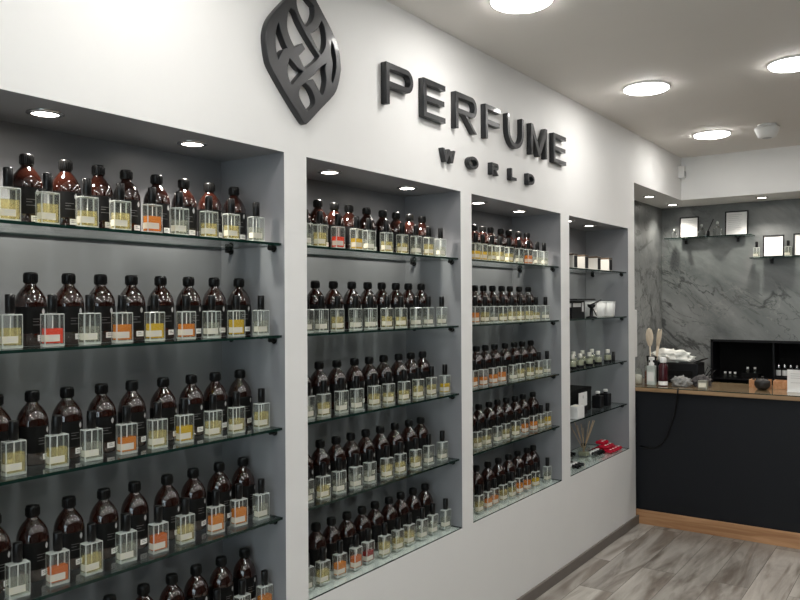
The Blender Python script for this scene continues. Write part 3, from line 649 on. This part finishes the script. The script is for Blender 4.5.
# black display recess in the back wall
t = empty('display_cabinet', (RX0, YB, RZ0), 'black open cabinet set into the grey marble wall behind the counter', 'cabinet')
Lx = RX1-RX0; Hz = RZ1-RZ0
m = MB(); m.box((0, -.02, 0), (.018, RD, Hz), BLACK); m.box((Lx-.018, -.02, 0), (Lx, RD, Hz), BLACK); m.box((0, -.02, Hz-.02), (Lx, RD, Hz), BLACK); m.box((0, -.02, 0), (Lx, RD, .018), BLACK); m.build('frame', t)
m = MB(); m.box((.018, RD-.01, .018), (Lx-.018, RD, Hz-.02), BLACKM); m.build('back_panel', t)
m = MB(); m.box((.485, .0, .018), (.497, RD-.01, Hz-.02), BLACK); m.build('divider', t)
m = MB(); m.box((.018, .02, .075), (Lx-.018, RD-.01, .085), BLACK); m.build('inner_shelf', t)
RS = RZ0+.085
def mini():
    t = bpy.data.objects.new('dropper_bottle', None); C.objects.link(t); t['category'] = 'bottle'
    m = MB(); m.lathe([(0, 0), (.020, 0), (.021, .003), (.021, .048), (.012, .056), (0, .056)], BLACK, n=18, cap=False); m.build('body', t)
    m = MB(); m.keep = True; m.lathe([(.0214, .008), (.0214, .042)], PAPER, n=16, cap=False, a0=-2.6, a1=-.4); m.build('paper_label', t)
    m = MB(); m.lathe([(.012, .056), (.012, .072), (.008, .076), (0, .077)], STEEL, n=16, cap=False); m.build('cap', t)
    return t
mn = mini()
for i in range(6):
    o = mn if i == 0 else copy_tree(mn); o.location = (.630+.046*i, YB+.08, RS+.03); o.scale = (1.0, 1.0, 1.35)
    o['label'] = 'dark bottle with white label and steel cap in the black cabinet, %s from left' % (['first', 'second', 'third', 'fourth', 'fifth', 'last'])[i]; o['group'] = 'white-labelled bottles in the black cabinet'
m = MB(); m.box((.60, YB+.03, RS), (.95, YB+.14, RS+.03), BLACK, bev=.002); tag(m.build('display_riser'), 'low black riser under the white-labelled bottles', 'riser')
def glass_vial():
    t = bpy.data.objects.new('clear_vial', None); C.objects.link(t); t['category'] = 'vial'
    m = MB(); m.lathe([(0, 0), (.013, 0), (.013, .030), (.008, .036), (0, .036)], CLEARG, n=14, cap=False); m.build('glass_body', t)
    m = MB(); m.lathe([(.010, .036), (.010, .052), (0, .053)], WHITEP, n=14, cap=False); m.build('cap', t)
    return t
gv = glass_vial()
for i, (x, y, z, n) in enumerate(((.205, YB+.10, RS, 'leftmost of three at the cabinet left'), (.245, YB+.10, RS, 'middle of three at the cabinet left'), (.285, YB+.10, RS, 'right of three at the cabinet left'), (.383, YB+.12, RS+.045, 'left one on the black block'), (.440, YB+.12, RS+.045, 'right one on the black block'))):
    o = gv if i == 0 else copy_tree(gv); o.location = (x, y, z); o['label'] = 'small clear vial with white cap, %s' % n; o['group'] = 'small clear vials in the black cabinet'
m = MB(); m.box((.345, YB+.06, RS), (.48, YB+.18, RS+.045), BLACKM, bev=.002); tag(m.build('display_block'), 'low black block carrying two clear vials in the cabinet', 'block')

# wooden tray, dark pot, white card holder on the counter
ORW = oak('orange_wood', (.45, .20, .08), (.62, .34, .17), (25, 4, 25))
def crate(x0, x1, y, label, h=.052):
    t = empty('wooden_crate', ((x0+x1)/2, y, CT), label, 'crate', 'wooden crates on the counter'); w2 = (x1-x0)/2
    m = MB(); m.box((-w2, -.05, 0), (w2, -.042, h), ORW); m.box((-w2, .042, 0), (w2, .05, h), ORW); m.box((-w2, -.042, 0), (-w2+.008, .042, h), ORW); m.box((w2-.008, -.042, 0), (w2, .042, h), ORW); m.box((-w2+.008, -.042, 0), (w2-.008, .042, .008), ORW); m.build('crate_body', t)
    return t
crate(.665, .79, 5.72, 'small orange wooden crate on the counter, left of the dark lidded pot')
crate(.815, .93, 5.72, 'small orange wooden crate behind the white card holder and dark lidded pot')
m = MB()
for i in range(5): m.cyl((.685+i*.021, 5.72, CT+.010), (.685+i*.021, 5.72, CT+.060), .008, BLACK, n=10)
tag(m.build('vial_bundle'), 'cluster of tiny dark vials standing in the left wooden crate', 'vials', kind='stuff')
t = empty('lidded_pot', (.765, 5.58, CT), 'round dark pot with knobbed lid on the counter in front of the wooden crates', 'pot')
CHAR = mat('charcoal_ceramic', (.014, .012, .010), .5, var=.4, scale=80)
m = MB(); m.lathe([(0, 0), (.028, 0), (.042, .012), (.050, .030), (.048, .046)], CHAR, n=28, cap=False); m.build('bowl', t)
m = MB(); m.lathe([(.050, .046), (.046, .058), (.028, .068), (.008, .071), (.006, .076), (.010, .081), (.006, .087), (0, .088)], CHAR, n=28, cap=False); m.build('lid', t)
t = empty('card_holder', (.985, 5.52, CT), 'white upright card holder on the counter at the right edge', 'card holder')
m = MB(); m.box((-.060, -.004, .006), (.075, 0, .145), PAPER); m.build('card', t)
m = MB(); m.box((-.060, -.025, 0), (.075, .03, .006), WHITEP, bev=.001); m.build('foot', t)
m = MB()
for z, x1 in ((.118, .05), (.104, .03), (.09, .055), (.06, .04)): m.box((-.04, -.0046, z), (x1, -.004, z+.0025), GREYINK)
m.build('print', t)

# clutter at the left end of the counter
t = empty('towel_dispenser', (-ND, 5.60, 1.145), 'white wall-mounted dispenser beside the white wall end, above the counter', 'dispenser')
m = MB(); m.box((0, -.15, 0), (.240, -.045, .345), WHITEP, bev=.01); m.build('housing', t)
m = MB(); m.box((.03, -.13, -.012), (.21, -.06, 0), GREYINK, bev=.002); m.build('outlet', t)
t = empty('utensil_holder', (.010, 5.66, CT), 'tall black utensil cup behind the jars at the left counter end', 'holder')
m = MB(); m.lathe([(0, 0), (.036, 0), (.040, .19), (.036, .19), (.033, .006), (0, .006)], BLACKM, n=24, cap=False); m.build('cup', t)
m = MB(); m.lathe([(.0405, .178), (.042, .182), (.042, .190), (.040, .192)], BLACK, n=24, cap=False); m.build('rim', t)
BEECH = oak('beech', (.55, .45, .33), (.72, .62, .48), (40, 40, 6))
def paddle(x, y, rz, tilt, w, label):
    t = empty('wooden_spatula', (x, y, CT+.03), label, 'spatula', 'utensils in the black cup'); t.rotation_euler = (0, tilt, rz)
    m = MB(); m.cyl((0, 0, -.015), (0, 0, .235), .005, BEECH, n=10); m.build('handle', t)
    m = MB(); vs = m.lathe([(0, .225), (w*.55, .24), (w, .28), (w*1.05, .32), (w*.7, .355), (0, .368)], BEECH, n=18, cap=False, sy=.18); m.build('blade', t)
paddle(.004, 5.655, 0, -.04, .027, 'pale wooden spatula with broad oval blade in the black cup')
paddle(.020, 5.668, 0, .10, .011, 'narrow pale wooden spatula leaning right in the black cup')
paddle(.022, 5.650, 0, .16, .009, 'narrowest pale wooden spatula, rightmost in the black cup')
POT = mat('potpourri', (.22, .07, .045), .8, var=.6, scale=90)
def jar(x, y, r, h, label, c):
    t = empty('glass_jar', (x, y, CT), label, 'jar', 'glass jars at the left counter end')
    m = MB(); m.lathe([(0, 0), (r*.95, 0), (r, .004), (r, h*.78), (r*.85, h*.86), (r*.85, h*.9), (0, h*.9)], CLEARG, n=24, cap=False); m.build('glass_body', t)
    m = MB(); m.lathe([(0, .005), (r*.92, .006), (r*.92, h*.55), (r*.5, h*.62), (0, h*.64)], c, n=20, cap=False); m.build('contents', t)
    m = MB(); m.lathe([(r*.88, h*.9), (r*.9, h*.97), (r*.3, h), (r*.12, h*1.04), (r*.2, h*1.1), (0, h*1.13)], CLEARG, n=24, cap=False); m.build('glass_lid', t)
jar(-.035, 5.47, .032, .11, 'clear lidded jar with pale contents hard against the white wall end', mat('pale_salts', (.6, .57, .5), .6, var=.2, scale=80))
jar(.028, 5.53, .034, .16, 'clear lidded jar with reddish-brown contents beside the spray bottle', POT)
t = empty('spray_bottle', (.072, 5.44, CT), 'pale translucent bottle with white pump top on the left counter end', 'bottle')
PALE = mat('frosted_pale_plastic', (.62, .68, .64), .35, trans=.35)
m = MB(); m.box((-.030, -.022, 0), (.030, .022, .14), PALE, bev=.010); m.build('body', t)
m = MB(); m.lathe([(.018, .14), (.018, .158), (.009, .162), (.009, .178), (0, .178)], WHITEP, n=18, cap=False); m.build('collar', t)
m = MB(); m.box((-.016, -.014, .178), (.020, .014, .200), WHITEP, bev=.004); m.build('pump_head', t)
m = MB(); m.box((-.022, -.0227, .03), (.022, -.0222, .095), PAPER); m.build('front_label', t)
t = empty('syrup_bottle', (.150, 5.45, CT), 'dark burgundy bottle with white cap beside the pale pump bottle', 'bottle')
BURG = mat('burgundy_plastic', (.045, .008, .012), .25)
m = MB(); m.lathe([(0, 0), (.031, 0), (.033, .004), (.033, .135), (.026, .152), (.016, .160), (.016, .166), (0, .166)], BURG, n=24, cap=False); m.build('body', t)
m = MB(); m.lathe([(.021, .163), (.022, .165), (.022, .195), (.018, .199), (0, .2)], WHITEP, n=22, cap=False); m.build('cap', t)
m = MB(); m.keep = True; m.lathe([(.0334, .006), (.0334, .034)], PAPER, n=20, cap=False, a0=-2.9, a1=-.2); m.build('paper_label', t)
t = empty('receipt_printer', (.175, 5.80, CT), 'black receipt printer box under the white bag on the counter', 'printer')
m = MB(); m.box((-.15, -.10, 0), (.145, .10, .145), BLACK, bev=.008); m.build('housing', t)
m = MB(); m.box((-.11, -.103, .05), (.11, -.099, .09), BLACKM, bev=.001); m.build('paper_slot', t)
m = MB(); vs = m.box((.115, -.10, .146), (.172, .09, .153), BLACK, bev=.002)
for v in vs: v.co.z += (v.co.x-.115)*.45
m.build('raised_cover', t)
# crumpled soft things
def blob(name, c, size, mt, seed, label, cat, amp=.35, fr=3.5, sub=4):
    m = MB(); r = bmesh.ops.create_icosphere(m.bm, subdivisions=sub, radius=1)
    for v in m.bm.verts:
        d = v.co.normalized(); n = mnoise.noise(d*fr+Vector((seed, 0, 0)))+.5*mnoise.noise(d*fr*2.3+Vector((0, seed, 0)))
        k = 1+amp*n; v.co = Vector((d.x*size[0]*k, d.y*size[1]*k, max(d.z*size[2]*k, -size[2]*.55)))
    mz = min(v.co.z for v in m.bm.verts)
    for v in m.bm.verts: v.co.z -= mz
    m._fin(m.bm.faces[:], mt, True); return tag(m.build(name, loc=c), label, cat)
BAG = mat('white_plastic_film', (.78, .78, .72), .25, var=.1, scale=30)
blob('plastic_bag', (.105, 5.79, CT+.1455), (.135, .08, .056), BAG, 3.1, 'crumpled white plastic bag lying on the black receipt printer', 'bag', .5, 3)
blob('cloth_pouch', (.260, 5.50, CT), (.065, .05, .042), mat('grey_cloth', (.26, .26, .25), .7, var=.6, scale=40), 5.7, 'crumpled grey cloth on the counter beside the burgundy bottle', 'cloth', .5, 4)
blob('dark_pouch', (.375, 5.58, CT), (.062, .05, .045), mat('dark_cloth', (.05, .045, .045), .6, var=.5, scale=40), 9.4, 'dark crumpled pouch right of the grey cloth on the counter', 'pouch', .45, 4)
t = empty('pen', (.37, 5.70, CT), 'thin dark pens in a low stand behind the dark pouch', 'pen stand')
m = MB(); m.box((-.03, -.02, 0), (.03, .02, .05), BLACK, bev=.003); m.build('stand', t)
for q in range(3):
    m = MB(); m.cyl((-.015+q*.015, 0, .05), (.02+q*.025, .0, .125-q*.01), .0035, BLACK, n=8); m.build('pen', t)
t.name = 'pen_stand'
t = empty('acrylic_block', (.425, 5.42, CT), 'small pale acrylic block on the glass counter top right of the pouch', 'block')
m = MB(); m.box((-.03, -.02, 0), (.03, .02, .055), mat('frosted_acrylic', (.45, .45, .38), .3, trans=.5), bev=.003); m.build('block', t)
m = MB(); m.box((-.024, -.0206, .012), (.024, -.0201, .04), CREAM); m.build('insert_card', t)

# ---------------------------------------------------------------- wall shelves with framed sheets
def wshelf(x0, x1, z, br, label):
    t = empty('wall_shelf', (x0, YB, z), label, 'shelf', 'small wall shelves on the marble')
    m = MB(); m.box((0, -.16, -.008), (x1-x0, -.002, 0), SHELFG); i = m.mi(EDGEG)
    for f in m.bm.faces:
        f.normal_update()
        if abs(f.normal.z) < .5: f.material_index = i
    m.build('glass_pane', t)
    for b in br:
        m = MB(); m.box((b-x0-.012, -.10, -.016), (b-x0+.012, 0, -.008), CAPB, bev=.002); m.box((b-x0-.012, -.02, -.05), (b-x0+.012, 0, -.008), CAPB, bev=.002); m.build('bracket', t)
wshelf(-.235, .47, 2.098, (-.085, .34), 'glass wall shelf on the marble wall, the higher one at the left')
wshelf(.455, 1.35, 1.905, (.60, 1.15), 'glass wall shelf on the marble wall, the lower one at the right')
def frame(x0, x1, z0, z1, y, label, clip=True):
    t = empty('document_frame', ((x0+x1)/2, y, z0), label, 'frame', 'black framed sheets on the wall shelves'); w2 = (x1-x0)/2; h = z1-z0
    t.rotation_euler = (-.10, 0, 0); b = .010
    m = MB(); m.box((-w2, -.006, 0), (-w2+b, .006, h), BLACK); m.box((w2-b, -.006, 0), (w2, .006, h), BLACK); m.box((-w2+b, -.006, 0), (w2-b, .006, b), BLACK); m.box((-w2+b, -.006, h-b), (w2-b, .006, h), BLACK); m.build('frame_border', t)
    m = MB(); m.box((-w2+b, -.001, b), (w2-b, .004, h-b), PAPER); m.build('paper_sheet', t)
    m = MB(); n = int((h-.05)/.016)
    for q in range(n):
        ww = (w2-b)*1.5*random.uniform(.6, 1); m.box((-w2+b+.014, -.0016, h-.032-q*.016), (-w2+b+.014+ww, -.001, h-.030-q*.016), GREYINK)
    m.build('print', t)
frame(-.130, .030, 2.098, 2.283, 6.90, 'black framed white sheet, leftmost on the higher wall shelf')
frame(.245, .428, 2.098, 2.308, 6.90, 'black framed white sheet at the right end of the higher wall shelf')
frame(.545, .703, 1.905, 2.086, 6.87, 'black framed white sheet, left one on the lower wall shelf')
frame(.770, .930, 1.905, 2.090, 6.87, 'black framed white sheet cut off by the right edge of the photo')
for x, n in ((.500, 'left of the framed sheet'), (.735, 'between the two framed sheets')):
    o = tester('c', .048); o.location = (x, 6.86, 1.905); o.rotation_euler = (0, 0, -PI/2); o['label'] = 'clear square bottle with black cap on the lower wall shelf, %s' % n; o['group'] = 'clear bottles on the lower wall shelf'
def decanter(x, y, z, s, label):
    t = empty('glass_decanter', (x, y, z), label, 'decanter', 'glass decanters on the higher wall shelf')
    m = MB(); m.lathe([(0, 0), (.030*s, 0), (.034*s, .01*s), (.030*s, .055*s), (.012*s, .075*s), (.010*s, .09*s), (0, .09*s)], CLEARR, n=8, smooth=False, cap=False); m.build('glass_body', t)
    m = MB(); m.lathe([(.008*s, .0905*s), (.011*s, .100*s), (.009*s, .110*s), (0, .114*s)], EDGEW, n=8, smooth=False, cap=False); m.build('stopper', t)
decanter(-.165, 6.86, 2.098, .75, 'small faceted glass decanter at the left end of the higher wall shelf')
decanter(.062, 6.88, 2.098, 1.0, 'small faceted glass decanter right beside the leftmost framed sheet')
decanter(.190, 6.88, 2.098, 1.15, 'small faceted glass decanter between black wand and right frame')
t = empty('reed_wand', (.125, 6.83, 2.098), 'black slanting wand with thick dark grip on the higher wall shelf', 'wand')
m = MB(); m.lathe([(0, 0), (.014, 0), (.014, .045), (0, .045)], BLACK, n=14, cap=False); m.build('grip', t)
m = MB(); m.cyl((0, 0, .045), (.045, 0, .145), .004, BLACK, n=8); m.build('wand_rod', t)
